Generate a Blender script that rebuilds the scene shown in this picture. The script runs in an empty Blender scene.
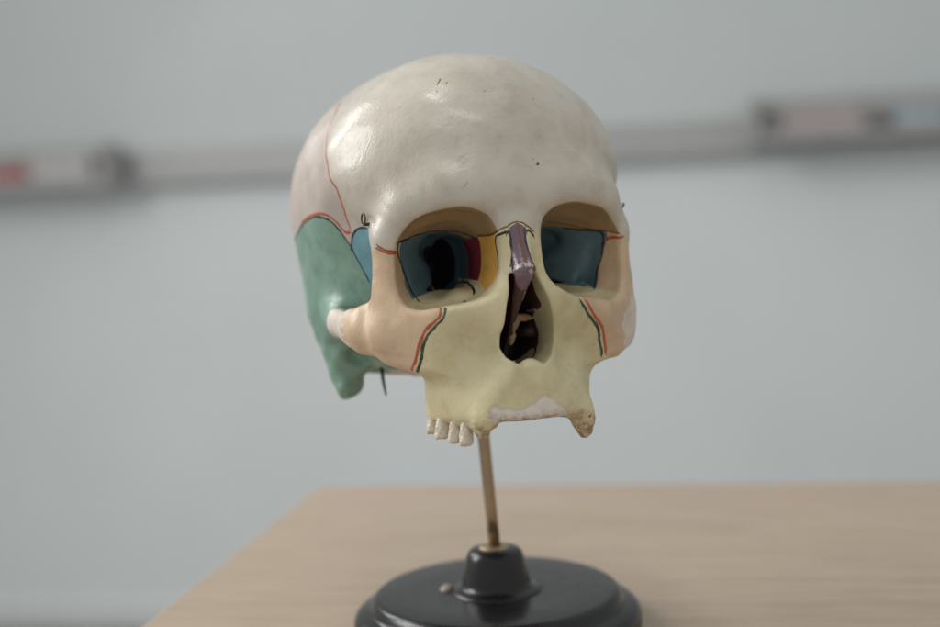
import bpy, math, random
import numpy as np
from mathutils import Matrix, Vector

# ------------------------------------------------------------------ camera, world, lamps, exposure
scene = bpy.context.scene
PITCH, ROLLC = math.radians(5.0), math.radians(2.7)
FW = Vector((0, math.cos(PITCH), -math.sin(PITCH)))
R0 = Vector((1, 0, 0)); U0 = Vector((0, math.sin(PITCH), math.cos(PITCH)))
RT = R0*math.cos(ROLLC) - U0*math.sin(ROLLC)
UP = U0*math.cos(ROLLC) + R0*math.sin(ROLLC)
CAM = Vector((0, 0, 0.1965))            # table top is z = 0
cam_data = bpy.data.cameras.new('camera')
camera = bpy.data.objects.new('camera', cam_data)
scene.collection.objects.link(camera)
camera.matrix_world = Matrix(((RT.x, UP.x, -FW.x, CAM.x), (RT.y, UP.y, -FW.y, CAM.y), (RT.z, UP.z, -FW.z, CAM.z), (0, 0, 0, 1)))
cam_data.sensor_fit = 'HORIZONTAL'; cam_data.sensor_width = 36; cam_data.lens = 50
cam_data.clip_start = 0.01; cam_data.clip_end = 100
cam_data.dof.use_dof = True; cam_data.dof.focus_distance = 0.512; cam_data.dof.aperture_fstop = 4.0
scene.camera = camera

world = bpy.data.worlds.new('World'); scene.world = world; world.use_nodes = True
bgn = world.node_tree.nodes['Background']
bgn.inputs['Color'].default_value = (0.965, 0.985, 0.975, 1); bgn.inputs['Strength'].default_value = 0.46

def area(name, loc, target, sx, sy, power, col):
    l = bpy.data.lights.new(name, 'AREA'); l.shape = 'RECTANGLE'; l.size = sx; l.size_y = sy; l.energy = power; l.color = col
    o = bpy.data.objects.new(name, l); scene.collection.objects.link(o)
    o.location = loc; o.rotation_euler = (Vector(target)-Vector(loc)).to_track_quat('-Z', 'Y').to_euler()
    return o
area('window_light', (-1.66, 0.84, 1.05), (0.05, 0.75, 0.18), 0.75, 0.95, 20, (1.0, 0.985, 0.965))
area('window_light', (-1.22, 1.62, 1.06), (0.05, 0.75, 0.18), 0.34, 0.8, 7, (1.0, 0.985, 0.965))
area('ceiling_light', (-0.27, 0.55, 1.75), (0, 0.62, 0.2), 0.42, 0.14, 3.0, (1.0, 0.97, 0.93))
area('ceiling_light', (0.0, -0.22, 1.6), (0, 0.6, 0.2), 0.5, 0.14, 1.9, (1.0, 0.97, 0.93))
vs = scene.view_settings
vs.view_transform = 'Standard'; vs.look = 'None'; vs.exposure = 0.08; vs.gamma = 1.0
vs.use_curve_mapping = False

def cam_point(x, y, z):                  # camera axes (right, depth, up) in metres -> world
    return CAM + RT*x + FW*y + UP*z

# ------------------------------------------------------------------ helpers
COL = scene.collection
def link(name, me, parent=None, material=None, label=None, cat=None, group=None, kind=None):
    o = bpy.data.objects.new(name, me); COL.objects.link(o)
    if parent is not None: o.parent = parent
    if material is not None and me is not None: me.materials.append(material)
    for k, v in (('label', label), ('category', cat), ('group', group), ('kind', kind)):
        if v: o[k] = v
    return o
def mesh(name, verts, faces, smooth=False):
    me = bpy.data.meshes.new(name); me.from_pydata([tuple(map(float, v)) for v in verts], [], [tuple(map(int, f)) for f in faces])
    if smooth: me.polygons.foreach_set('use_smooth', [True]*len(me.polygons))
    me.update(); return me
def box_data(lo, hi, bev=0.0):
    """box with chamfered edges as verts, faces"""
    import bmesh
    bm = bmesh.new(); bmesh.ops.create_cube(bm, size=1)
    for v in bm.verts:
        v.co = Vector([lo[i]+(v.co[i]+.5)*(hi[i]-lo[i]) for i in range(3)])
    if bev: bmesh.ops.bevel(bm, geom=list(bm.edges), offset=bev, segments=3, affect='EDGES', profile=.5)
    bm.verts.index_update()
    vs_ = [v.co.copy() for v in bm.verts]; fs = [[v.index for v in f.verts] for f in bm.faces]; bm.free()
    return vs_, fs
def box(name, lo, hi, bev, material, parent=None, **kw):
    v, f = box_data(lo, hi, bev); return link(name, mesh(name, v, f), parent, material, **kw)
def lathe(name, prof, n=96):
    vs_, fs = [], []
    for r, z in prof:
        for k in range(n):
            a = 2*math.pi*k/n; vs_.append((r*math.cos(a), r*math.sin(a), z))
    for i in range(len(prof)-1):
        for k in range(n):
            fs.append((i*n+k, i*n+(k+1) % n, (i+1)*n+(k+1) % n, (i+1)*n+k))
    fs.append(tuple(range(n))[::-1]); fs.append(tuple(range((len(prof)-1)*n, len(prof)*n)))
    return mesh(name, vs_, fs, True)
def tube_data(pts, r, n=10):
    pts = [Vector(p) for p in pts]; vs_, fs = [], []
    up = Vector((.3, .2, .93))
    for i, p in enumerate(pts):
        t = (pts[min(i+1, len(pts)-1)]-pts[max(i-1, 0)]).normalized()
        a = t.cross(up).normalized(); b = t.cross(a)
        rr = r[i] if isinstance(r, (list, tuple)) else r
        for k in range(n):
            w = 2*math.pi*k/n; vs_.append(p+(a*math.cos(w)+b*math.sin(w))*rr)
    for i in range(len(pts)-1):
        for k in range(n): fs.append((i*n+k, i*n+(k+1) % n, (i+1)*n+(k+1) % n, (i+1)*n+k))
    fs.append(tuple(range(n))[::-1]); fs.append(tuple(range((len(pts)-1)*n, len(pts)*n)))
    return vs_, fs

# ------------------------------------------------------------------ materials
class NT:
    def __init__(s, name):
        s.m = bpy.data.materials.new(name); s.m.use_nodes = True; s.t = s.m.node_tree
        s.b = s.t.nodes['Principled BSDF']
    def n(s, kind, **kw):
        nd = s.t.nodes.new('ShaderNode'+kind)
        for k, v in kw.items(): setattr(nd, k, v)
        return nd
    def l(s, a, b): s.t.links.new(a, b)
    def set(s, sock, v):
        if hasattr(v, 'is_output') or isinstance(v, bpy.types.NodeSocket): s.l(v, sock)
        else: sock.default_value = v
    def math(s, op, a, b=None, c=None, clamp=False):
        nd = s.n('Math', operation=op); nd.use_clamp = clamp; s.set(nd.inputs[0], a)
        if b is not None: s.set(nd.inputs[1], b)
        if c is not None: s.set(nd.inputs[2], c)
        return nd.outputs[0]
    def mix(s, f, a, b, blend='MIX'):
        nd = s.n('Mix', data_type='RGBA', blend_type=blend); s.set(nd.inputs[0], f)
        for i, v in ((6, a), (7, b)):
            if isinstance(v, tuple): nd.inputs[i].default_value = (*v[:3], 1)
            else: s.l(v, nd.inputs[i])
        return nd.outputs[2]
    def noise(s, scale, detail=4, rough=.55, coord=None, dist=0):
        nd = s.n('TexNoise'); nd.inputs['Scale'].default_value = scale; nd.inputs['Detail'].default_value = detail
        nd.inputs['Roughness'].default_value = rough; nd.inputs['Distortion'].default_value = dist
        s.l(coord if coord is not None else s.coord(), nd.inputs['Vector']); return nd.outputs['Fac']
    def coord(s):
        if not hasattr(s, '_c'): s._c = s.n('TexCoord').outputs['Object']
        return s._c
    def ramp(s, fac, a, b):
        nd = s.n('MapRange'); nd.interpolation_type = 'SMOOTHSTEP'
        s.l(fac, nd.inputs[0]); nd.inputs[1].default_value = a; nd.inputs[2].default_value = b
        return nd.outputs[0]
    def bump(s, h, strength, dist, prev=None):
        nd = s.n('Bump'); nd.inputs['Strength'].default_value = strength; nd.inputs['Distance'].default_value = dist
        s.l(h, nd.inputs['Height'])
        if prev is not None: s.l(prev, nd.inputs['Normal'])
        return nd.outputs[0]

LINE_LOOK = {'red': ((.44, .095, .035), .5), 'green': ((.018, .05, .03), .52), 'black': ((.012, .018, .025), .42), 'brown': ((.20, .075, .012), .28)}
def bone(name, col, dirt, rough=.38, dirt_amt=.5, speck=.5, bump=1.0, stain=None, lines=True, coat=.12):
    """hand-painted plaster: mottled paint, brush marks, chips, varnish sheen and the painted suture lines"""
    g = NT(name)
    big = g.noise(28, 5, .6); mid = g.noise(130, 5, .65); fine = g.noise(900, 3, .6)
    d = g.ramp(big, .40, .72)
    d2 = g.math('MULTIPLY', d, dirt_amt)
    c = g.mix(d2, tuple(col), tuple(dirt))
    m2 = g.math('MULTIPLY', g.ramp(mid, .45, .75), .40*dirt_amt)
    c = g.mix(m2, c, tuple(x*.62 for x in dirt))
    lift = g.math('MULTIPLY', g.ramp(g.noise(75, 4, .6, dist=.6), .52, .78), .35)
    c = g.mix(lift, c, tuple(min(1, x*1.12+.02) for x in col))
    # sparse dark specks and chips
    vo = g.n('TexVoronoi'); vo.inputs['Scale'].default_value = 150; g.l(g.coord(), vo.inputs['Vector'])
    spk = g.ramp(vo.outputs['Distance'], .10, .05)
    gate = g.ramp(g.noise(60, 2), .585, .63)
    sp = g.math('MULTIPLY', g.math('MULTIPLY', spk, gate), speck)
    c = g.mix(sp, c, (.05, .04, .03))
    if stain:
        c = stain(g, c)
    # painted suture lines
    wob = g.math('MULTIPLY', g.math('SUBTRACT', g.noise(230, 3, .6), .5), 1.5)
    for key in ('brown', 'black', 'green', 'red') if lines else ():
        colr, w = LINE_LOOK[key]
        at = g.n('Attribute'); at.attribute_name = 'line_'+key
        sx = g.n('SeparateXYZ'); g.l(at.outputs['Vector'], sx.inputs[0])
        s_ = g.math('ABSOLUTE', g.math('ADD', sx.outputs[0], wob))
        width = g.math('ADD', g.math('MULTIPLY', g.math('SUBTRACT', g.noise(190, 2), .5), w*1.3), w)
        m = g.math('SUBTRACT', 1.0, g.math('DIVIDE', g.math('SUBTRACT', s_, width), .22), clamp=True)
        near = g.math('LESS_THAN', sx.outputs[1], w+.9)
        m = g.math('MULTIPLY', g.math('MULTIPLY', m, near), g.math('ADD', .72, g.math('MULTIPLY', g.noise(260, 2), .5), clamp=True))
        c = g.mix(m, c, colr)
    g.l(c, g.b.inputs['Base Color'])
    rr = g.math('ADD', g.math('MULTIPLY', g.ramp(g.noise(95, 4, .6), .3, .75), .26), rough-.08)
    g.l(rr, g.b.inputs['Roughness'])
    g.b.inputs['Specular IOR Level'].default_value = .45
    g.b.inputs['Coat Weight'].default_value = coat; g.b.inputs['Coat Roughness'].default_value = .13
    h = g.math('ADD', g.math('MULTIPLY', mid, .7), g.math('MULTIPLY', fine, .3))
    h = g.math('SUBTRACT', h, g.math('MULTIPLY', sp, .6))
    brush = g.n('Mapping'); g.l(g.coord(), brush.inputs['Vector']); brush.inputs['Rotation'].default_value = (.4, .7, .3); brush.inputs['Scale'].default_value = (1, 5, 1.6)
    streak = g.noise(170, 4, .6, brush.outputs[0], .4)
    h = g.math('ADD', h, g.math('MULTIPLY', streak, .5))
    n1 = g.bump(h, .20*bump, .0016)
    n2 = g.bump(g.noise(1900, 2, .5), .16*bump, .0004, n1)
    g.l(n2, g.b.inputs['Normal'])
    cb = g.bump(g.math('ADD', g.math('MULTIPLY', mid, .55), g.math('ADD', g.math('MULTIPLY', streak, .55), g.math('MULTIPLY', g.noise(60, 3, .6), .9))), .11, .002)
    g.l(g.bump(g.noise(1100, 2, .5), .06, .0005, cb), g.b.inputs['Coat Normal'])
    return g.m
def alveolar_stain(g, c, a=-.0150, b=-.0205):
    sx = g.n('SeparateXYZ'); g.l(g.coord(), sx.inputs[0])
    z = g.math('ADD', sx.outputs[2], g.math('MULTIPLY', g.math('SUBTRACT', g.noise(160, 4, .7), .5), .012))
    edge = g.ramp(z, a, b)
    pit = g.ramp(g.noise(330, 3, .7), .40, .60)
    c = g.mix(g.math('MULTIPLY', edge, .5), c, (.52, .38, .26))
    c = g.mix(g.math('MULTIPLY', g.math('MULTIPLY', edge, pit), .68), c, (.15, .085, .045))
    return c

def nasal_flecks(g, c):
    sx = g.n('SeparateXYZ'); g.l(g.coord(), sx.inputs[0])
    band = g.math('MULTIPLY', g.ramp(sx.outputs[2], .0385, .0405), g.ramp(sx.outputs[2], .0465, .0430))
    fl = g.math('MULTIPLY', band, g.ramp(g.noise(420, 3, .6), .50, .56))
    return g.mix(fl, c, (.62, .56, .52))
M = {}
M['frontal'] = bone('paint_ivory', (.62, .57, .485), (.47, .415, .33), .38, .6, coat=.38)
M['parietal'] = bone('paint_pale_pink', (.555, .48, .425), (.445, .37, .315), .36, .45)
M['temporal'] = bone('paint_green', (.25, .40, .315), (.13, .245, .19), .34, .8, .8)
M['sphenoid'] = bone('paint_blue', (.20, .42, .50), (.13, .27, .32), .36, .8, .7)
M['zygoma'] = bone('paint_apricot', (.69, .515, .35), (.55, .37, .225), .42, .75)
M['maxilla'] = bone('paint_pale_yellow', (.72, .65, .405), (.53, .455, .255), .42, .75, stain=alveolar_stain)
M['nasal'] = bone('paint_violet', (.19, .115, .155), (.11, .05, .065), .17, .8, coat=.5, stain=nasal_flecks)
M['lacrimal'] = bone('paint_ochre', (.86, .50, .12), (.66, .33, .06), .4, .8)
M['ethmoid'] = bone('paint_crimson', (.25, .035, .06), (.14, .018, .03), .4, .7)
M['roof'] = bone('tan_plaster', (.39, .265, .14), (.28, .18, .08), .5, .6)  # orbit roofs, a darker tan than the ivory frontal bone
M['pterygoid'] = bone('paint_rose', (.52, .33, .27), (.35, .2, .16), .45, .6)
M['occipital'] = bone('paint_cream', (.60, .53, .45), (.46, .39, .31), .4, .5)
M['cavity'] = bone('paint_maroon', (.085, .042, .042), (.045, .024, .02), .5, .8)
M['shaded_blue'] = bone('paint_blue_shaded', (.115, .205, .255), (.075, .115, .135), .4, .8, .7)  # the sphenoid blue darkened, orbit shade put into its colour
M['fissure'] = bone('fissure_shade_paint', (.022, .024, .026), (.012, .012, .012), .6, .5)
M['plaster'] = bone('bare_plaster', (.76, .71, .64), (.58, .46, .37), .6, .8, .9, 2.0)
M['alveolus'] = bone('chipped_plaster', (.80, .77, .70), (.62, .53, .43), .55, .6, .9, 1.8, stain=lambda g, c: alveolar_stain(g, c, -.0128, -.0172))
M['chip'] = bone('flaked_ochre', (.42, .40, .36), (.50, .24, .06), .5, 1.0, .5)
M['tooth'] = bone('tooth_ivory', (.78, .73, .63), (.50, .37, .24), .4, .55, .9, 1.2, lines=False)

def simple(name, col, rough=.5, metal=0., noise_amt=.08, scale=40, bump=0.):
    g = NT(name); nz = g.noise(scale, 5, .6)
    c = g.mix(g.ramp(nz, .25, .75), tuple(x*(1-noise_amt) for x in col), tuple(min(1, x*(1+noise_amt)) for x in col))
    g.l(c, g.b.inputs['Base Color']); g.b.inputs['Metallic'].default_value = metal
    g.l(g.math('ADD', g.math('MULTIPLY', g.noise(scale*3, 4), .18), rough-.09), g.b.inputs['Roughness'])
    if bump: g.l(g.bump(g.noise(scale*8, 3), bump, .001), g.b.inputs['Normal'])
    return g.m
M['black'] = simple('black_lacquer', (.011, .011, .012), .25, 0, .3, 60, .05)
M['brass'] = simple('aged_brass', (.40, .30, .20), .36, .9, .12, 60, .03)
M['collar'] = simple('worn_brass_collar', (.42, .33, .21), .45, .7, .3, 300, .1)
M['glue'] = simple('dried_glue', (.36, .31, .24), .5, 0, .15, 200)
M['wire'] = simple('dark_wire', (.09, .085, .08), .4, .8, .3, 300)
M['wall'] = simple('painted_wall', (.765, .81, .82), .75, 0, .025, 3, .02)
M['board'] = simple('whiteboard_enamel', (.60, .645, .65), .45, 0, .02, 2)
M['skirting'] = simple('skirting_paint', (.72, .74, .73), .5, 0, .02, 6)
M['aluminium'] = simple('brushed_aluminium', (.45, .45, .445), .5, .25, .06, 30)
M['cap'] = simple('grey_plastic', (.40, .39, .38), .5, 0, .1, 40)
M['tray'] = simple('tray_metal', (.42, .415, .41), .5, .2, .08, 40)
M['floor'] = simple('floor_vinyl', (.30, .29, .28), .6, 0, .1, 8)
M['red_marker'] = simple('red_plastic', (.42, .10, .10), .4)
M['white_felt'] = simple('pale_felt', (.56, .55, .54), .9, 0, .1, 60)
M['pink_felt'] = simple('pinkish_felt', (.46, .41, .40), .9, 0, .1, 60)
M['blue_felt'] = simple('pale_blue_plastic', (.40, .46, .49), .6, 0, .1, 60)
M['black_plastic'] = simple('black_plastic', (.03, .03, .033), .4)

def wood():
    g = NT('pale_oak_laminate')
    mp = g.n('Mapping'); g.l(g.coord(), mp.inputs['Vector']); mp.inputs['Scale'].default_value = (1.6, 22, 22)
    wv = g.noise(6, 6, .62, mp.outputs[0], .8)
    mp2 = g.n('Mapping'); g.l(g.coord(), mp2.inputs['Vector']); mp2.inputs['Scale'].default_value = (8, 260, 260)
    fn_ = g.noise(4, 4, .6, mp2.outputs[0])
    c = g.mix(g.ramp(wv, .3, .72), (.515, .41, .31), (.42, .32, .235))
    c = g.mix(g.math('MULTIPLY', g.ramp(fn_, .45, .72), .5), c, (.33, .235, .16))
    c = g.mix(g.math('MULTIPLY', g.ramp(g.noise(5, 3), .45, .7), .15), c, (.44, .345, .265))
    g.l(c, g.b.inputs['Base Color']); g.b.inputs['Roughness'].default_value = .36
    g.l(g.bump(fn_, .12, .0006), g.b.inputs['Normal'])
    return g.m
M['wood'] = wood()
M['wood_edge'] = simple('oak_edge_band', (.34, .25, .175), .5, 0, .1, 80)
M['steel'] = simple('grey_steel_leg', (.25, .25, .26), .4, .4)

# ------------------------------------------------------------------ the room: everything is squared to the far wall
TH = math.radians(10.0); DW = 2.75
room = Matrix.Rotation(-TH, 4, 'Z')          # local x along the wall, local y away from the camera
def put(o): o.matrix_world = room @ o.matrix_world; return o
FLOOR = -0.75
o = put(link('floor', mesh('floor', [(-5.5, -1.2, FLOOR), (4.5, -1.2, FLOOR), (4.5, DW+.1, FLOOR), (-5.5, DW+.1, FLOOR)], [(0, 1, 2, 3)]), None, M['floor'], kind='structure'))
o = put(box('wall', (-5.5, DW, FLOOR-.05), (4.5, DW+.12, 1.9), 0, M['wall'], kind='structure'))
o = put(box('skirting_board', (-5.5, DW-.014, FLOOR+.001), (4.5, DW-.0005, -.692), .004, M['skirting'],
            label='low pale skirting board along the foot of the far wall', cat='skirting'))
# whiteboard with its bottom rail
wb = put(link('whiteboard', None, label='large pale whiteboard on the wall behind the skull, grey rail below', cat='whiteboard'))
wb.matrix_world = room @ Matrix.Translation((-.5, DW, .34))
def wbx(name, lo, hi, bev, mt, parent=wb): return box(name, tuple(lo[i]-(-.5, DW, .34)[i] for i in range(3)), tuple(hi[i]-(-.5, DW, .34)[i] for i in range(3)), bev, mt, parent)
wbx('panel', (-2.6, DW-.022, .335), (2.0, DW-.001, 1.45), .001, M['board'])
wbx('rail', (-2.6, DW-.040, .272), (2.0, DW-.0015, .334), .004, M['aluminium'])
wbx('top_rail', (-2.6, DW-.030, 1.451), (2.0, DW-.0015, 1.475), .003, M['aluminium'])
wbx('rail_lip', (-2.6, DW-.050, .262), (2.0, DW-.0412, .276), .002, M['aluminium'])

def tray(x0, x1, z0, label, dx):
    t = link('pen_tray', None, label=label, cat='pen tray', group='pen trays under the whiteboard')
    c = ((x0+x1)/2, DW-.05, z0); t.matrix_world = room @ Matrix.Translation(c)
    def b(name, lo, hi, bev, mt): return box(name, tuple(lo[i]-c[i] for i in range(3)), tuple(hi[i]-c[i] for i in range(3)), bev, mt, t)
    b('shelf', (x0+.012, DW-.135, z0), (x1-.012, DW-.052, z0+.006), .001, M['tray'])
    b('front_lip', (x0+.012, DW-.142, z0), (x1-.012, DW-.1355, z0+.020), .002, M['tray'])
    b('back_plate', (x0+.012, DW-.0515, z0-.002), (x1-.012, DW-.0505, z0+.088), 0, M['tray'])
    b('end_cap', (x0-.004, DW-.146, z0-.006), (x0+.0115, DW-.051, z0+.088), .004, M['cap'])
    b('end_cap', (x1-.0115, DW-.146, z0-.006), (x1+.004, DW-.051, z0+.088), .004, M['cap'])
    return t
tray(-1.75, -1.23, .262, 'grey metal pen tray on the rail at the left edge, holding a red marker', 0)
tray(.112, .86, .278, 'grey metal pen tray on the rail at the right edge, holding erasers', 0)
def marker(x0, x1, y, z, r, mt, capm, label):
    root = link('marker', None, label=label, cat='marker', group='markers in the pen trays'); root.matrix_world = room @ Matrix.Translation((x0, y, z))
    L = x1-x0
    def tb(name, a, b_, r0, r1, m):
        n = 5; v, f = tube_data([(a+(b_-a)*i/n, 0, 0) for i in range(n+1)], [r0+(r1-r0)*i/n for i in range(n+1)], 16)
        return link(name, mesh(name, v, f, True), root, m)
    tb('barrel', 0, L*.66, r*.92, r*.98, mt); tb('cap', L*.661, L*.97, r, r*.95, capm); tb('end_plug', -.004, -.0002, r*.6, r*.8, capm)
    tb('clip', L*.70, L*.93, r*.3, r*.3, capm).location.z = r*1.2
marker(-1.63, -1.425, DW-.100, .2865, .0175, M['red_marker'], M['red_marker'], 'thick red marker lying in the left pen tray')
def eraser(x0, x1, z0, h, mt, back, label):
    root = link('board_eraser', None, label=label, cat='eraser', group='board erasers in the pen trays'); c = ((x0+x1)/2, DW-.09, z0)
    root.matrix_world = room @ Matrix.Translation(c); w = (x1-x0)/2
    box('felt_pad', (-w, -.03, .0005), (w, .03, h*.55), .004, mt, root); box('grip', (-w*.97, -.027, h*.551), (w*.97, .027, h), .006, back, root)
eraser(-1.415, -1.275, .2685, .062, M['white_felt'], M['white_felt'], 'pale grey eraser block beside the red marker in the left tray')
eraser(.17, .325, .2845, .056, M['pink_felt'], M['pink_felt'], 'pinkish grey eraser block nearest the skull in the right tray')
eraser(.385, .475, .2845, .050, M['blue_felt'], M['blue_felt'], 'pale bluish eraser block at the right edge of the photo')
marker(.335, .38, DW-.10, .299, .0145, M['black_plastic'], M['black_plastic'], 'short black marker between the two erasers in the right tray')

# table
tb = link('table', None, label='pale oak laminate table under the skull stand', cat='table')
TX0, TX1, TY0, TY1 = -.268, 1.13, .18, .874
tb.matrix_world = room @ Matrix.Translation(((TX0+TX1)/2, (TY0+TY1)/2, FLOOR))
hw, hd, H = (TX1-TX0)/2, (TY1-TY0)/2, -FLOOR
box('table_top', (-hw, -hd, H-.025), (hw, hd, H), .0015, M['wood'], tb)
for sx in (-1, 1):
    for sy in (-1, 1):
        x, y = sx*(hw-.06), sy*(hd-.06)
        box('leg', (x-.02, y-.02, 0), (x+.02, y+.02, H-.0255), .003, M['steel'], tb)
    box('apron', (sx*(hw-.06)-.01, -hd+.0805, H-.085), (sx*(hw-.06)+.01, hd-.0805, H-.0256), .001, M['steel'], tb)

# ------------------------------------------------------------------ display stand
BASE = Vector((.0062, .583, 0))
stand = link('display_stand', None, label='black turned display stand with thin brass rod under the skull', cat='stand')
stand.location = BASE; stand.rotation_euler = (0, 0, 0)
prof = [(.060, 0), (.0645, .0008), (.0655, .003), (.0655, .0075), (.0648, .0098), (.0625, .0118), (.0592, .0128), (.0578, .0134), (.0570, .0150), (.0563, .0172), (.0548, .0186), (.0525, .0190), (.035, .0188), (.026, .0188)]
link('base_disc', lathe('base_disc', prof), stand, M['black'])
hub = [(0.02088, 0.017), (0.02088, 0.0191), (0.01931, 0.02), (0.01705, 0.0204), (0.01583, 0.0213), (0.01531, 0.0235), (0.01418, 0.0295), (0.01322, 0.034), (0.01235, 0.0362), (0.01088, 0.0377), (0.0087, 0.0384), (0.00592, 0.0385)]
link('hub', lathe('hub', hub), stand, M['black'])
gv, gf = tube_data([(-.0228, .003, .0180), (-.0232, .003, .0196), (-.0236, .0028, .0206)], [.0038, .0033, .0015], 12)
link('glue_drop', mesh('glue_drop', gv, gf, True), stand, M['glue'])
link('collar', lathe('collar', [(.0071, .0380), (.0071, .0387), (.0065, .0391), (.004, .0392)], 48), stand, M['collar'])


# ------------------------------------------------------------------ skull surface as a distance field, in millimetres (x to the skull's left, y back, z up)
F32=np.float32
def ell(p,c,r):
    q=p-np.array(c,F32);r=np.array(r,F32)
    a=q/r;k0=np.sqrt((a*a).sum(1))+1e-6;b=a/r;k1=np.sqrt((b*b).sum(1))+1e-6
    return k0*(k0-1)/k1
def cap(p,a,b,ra,rb,sc=None):
    a=np.array(a,F32);b=np.array(b,F32)
    if sc is not None:
        sc=np.array(sc,F32);p=p*sc;a=a*sc;b=b*sc
    v=b-a;q=p-a;t=np.clip((q@v)/F32(v@v),0,1)
    e=q-t[:,None]*v
    return np.sqrt((e*e).sum(1))-(F32(ra)+t*F32(rb-ra))
def chain(p,pts,sc=None,k=.8):
    d=None
    for (a,ra),(b,rb) in zip(pts[:-1],pts[1:]):
        e=cap(p,a,b,ra,rb,sc);d=e if d is None else smin(d,e,k)
    return d
def smin(a,b,k):
    h=np.maximum(k-np.abs(a-b),0);return np.minimum(a,b)-h*h*F32(.25/k)
def smax(a,b,k): return -smin(-a,-b,k)
def poly_sd(u, w, poly):
    """signed distance (negative inside) to a 2-D polygon"""
    P_ = np.array(poly, float); d = np.full(len(u), 1e9); ins = np.zeros(len(u), bool)
    for a, b in zip(P_, np.roll(P_, -1, 0)):
        e = b-a; qx, qy = u-a[0], w-a[1]; t_ = np.clip((qx*e[0]+qy*e[1])/(e@e), 0, 1)
        d = np.minimum(d, np.hypot(qx-t_*e[0], qy-t_*e[1]))
        c_ = (a[1] > w) != (b[1] > w)
        ins ^= c_ & (u < e[0]*(w-a[1])/np.where(e[1] == 0, 1e-9, e[1])+a[0])
    return np.where(ins, -d, d)
def orbit_slot(f): return np.minimum(ell(f,(15.5,-30,17),(6.5,20,11.5)),cap(f,(27,-45,25),(18,-34,20),2.6,5))
RIDGE=[(-18.2,-44.6),(-17.2,-41.6),(-15.4,-39.2),(-14.2,-39.9),(-13.2,-41.2),(-10.5,-40.9),(-7.5,-41.9),(-4.8,-41.6),(-2.6,-40.2),(-.6,-39.6),(1.8,-37.6),(4.3,-36.6),(6.1,-38.1),(8,-38.7),(9.6,-40.9),(12,-42),(15.5,-46),(17,-62),(-12,-62),(-13.5,-47)]
CHEEK=[(-4,-26.5),(7,-26.5),(16,-22.5),(26,-18),(35,-16),(40,-13),(40,-1),(34,1),(25,5),(19.5,12),(18.5,24),(10.5,24),(9,10),(4,1.5),(-4,-1)]
CHIPS=[((2.6,-70.5,-9.5),(1.7,1.2,3.4)),((1.0,-71,-15.5),(1.3,1.1,2.8)),((6.2,-71,-7.),(3.8,1.1,1.5)),((9.5,-73,-4.5),(2.8,1,.9))]
def chip_d(p):
    d=None
    for c,r in CHIPS:
        q=p.copy();q[:,0]+=.35*(q[:,2]-c[2])*np.sign(c[0]-4);e=ell(q,c,r);d=e if d is None else np.minimum(d,e)
    return d+.15*np.sin(p[:,0]*2.1)*np.sin(p[:,2]*1.7)
def face_x(x): return x-1.5-1.5*np.clip((np.abs(x)-20)/22,0,1)
def orbit_d(q):
    x,y,z=q[:,0],q[:,1],q[:,2]
    yy=np.clip(y,-92,-30)
    t=np.clip((yy+80)/46,0,1)
    lat=smin(48.5+0*yy,47.-(yy+65)*.98,7)
    med=9.+.8*t
    zz=z+.135*(x-30)+.0035*(x-30)**2
    top=36.3+1.2*np.sin(np.clip(t*3,0,1)*3.14)-14*t**1.3
    bot=-.6-1.5*np.sin(np.clip(t*3,0,1)*3.14)+10*t**1.3
    a=np.maximum((lat-med)/2,2.5);cx=(lat+med)/2;b=(top-bot)/2;cz=(top+bot)/2
    u=np.abs((x-cx)/a);v=np.abs((zz-cz)/b)
    n=(u**2.8+v**2.8+1e-9)**(1/2.8)
    d=(n-1)*np.minimum(a,b)*.95
    return smax(d,(y+33)*.8,5)
def nasal_d(p):
    x,y,z=p[:,0],p[:,1],p[:,2]
    hw=np.interp(z,[-27,-25,-22,-18,-13,-6,0,5,10,13,15],[2,6,9.4,11.2,11.6,10.2,8.2,6.6,5.4,5.,5.]).astype(F32)
    d=np.maximum(np.abs(x-.6)-hw*.95,np.maximum(z-10-.25*x-1.2*np.sin(x*1.1),-26-z))*.8
    return smax(d,y+48,4)
def skull(p):
    m=p[:,1]<-14
    out=np.empty(len(p),F32)
    if m.any(): out[m]=skull_at(p[m],True)
    if not m.all(): out[~m]=skull_at(p[~m],False)
    return out
def skull_at(p,face):
    p=p.astype(F32)
    x,y,z=p[:,0],p[:,1],p[:,2]
    ax=np.sqrt(x*x+.5);q=np.stack([ax,y,z],1)
    f=np.stack([np.sqrt(face_x(x)**2+.5),y,z],1)   # the face sits a little off the mid plane
    # braincase
    d=ell(p,(0,7,43.5),(65,86,68))
    d=smin(d,ell(q,(30,22,48),(32,46,42)),20)
    d=smin(d,ell(p,(.8,-33,53.5),(63.5,53.5,50.5)),14)
    d=smin(d,ell(q,(32,18,4),(29.5,46,30)),16)
    d=smin(d,ell(p,(0,20,-12),(46,55,19)),10)
    # postorbital narrowing and temporal fossa
    d=smax(d,-ell(q,(74,-46,13),(22,24,33)),14)
    if face: d=skull_face(d,p,q,f)
    d=skull_side(d,p,q,f)
    d=smax(d,-orbit_slot(f),8)
    d=smax(d,-chain(f,[((20,-40,9),2.2),((17,-26,9),2.5)]),1.5)
    return d+.35*np.sin(x*.11+1.3)*np.sin(y*.13+.4)*np.sin(z*.12+2.)+.15*np.sin(x*.31+y*.22)*np.sin(z*.29+.7)
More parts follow.
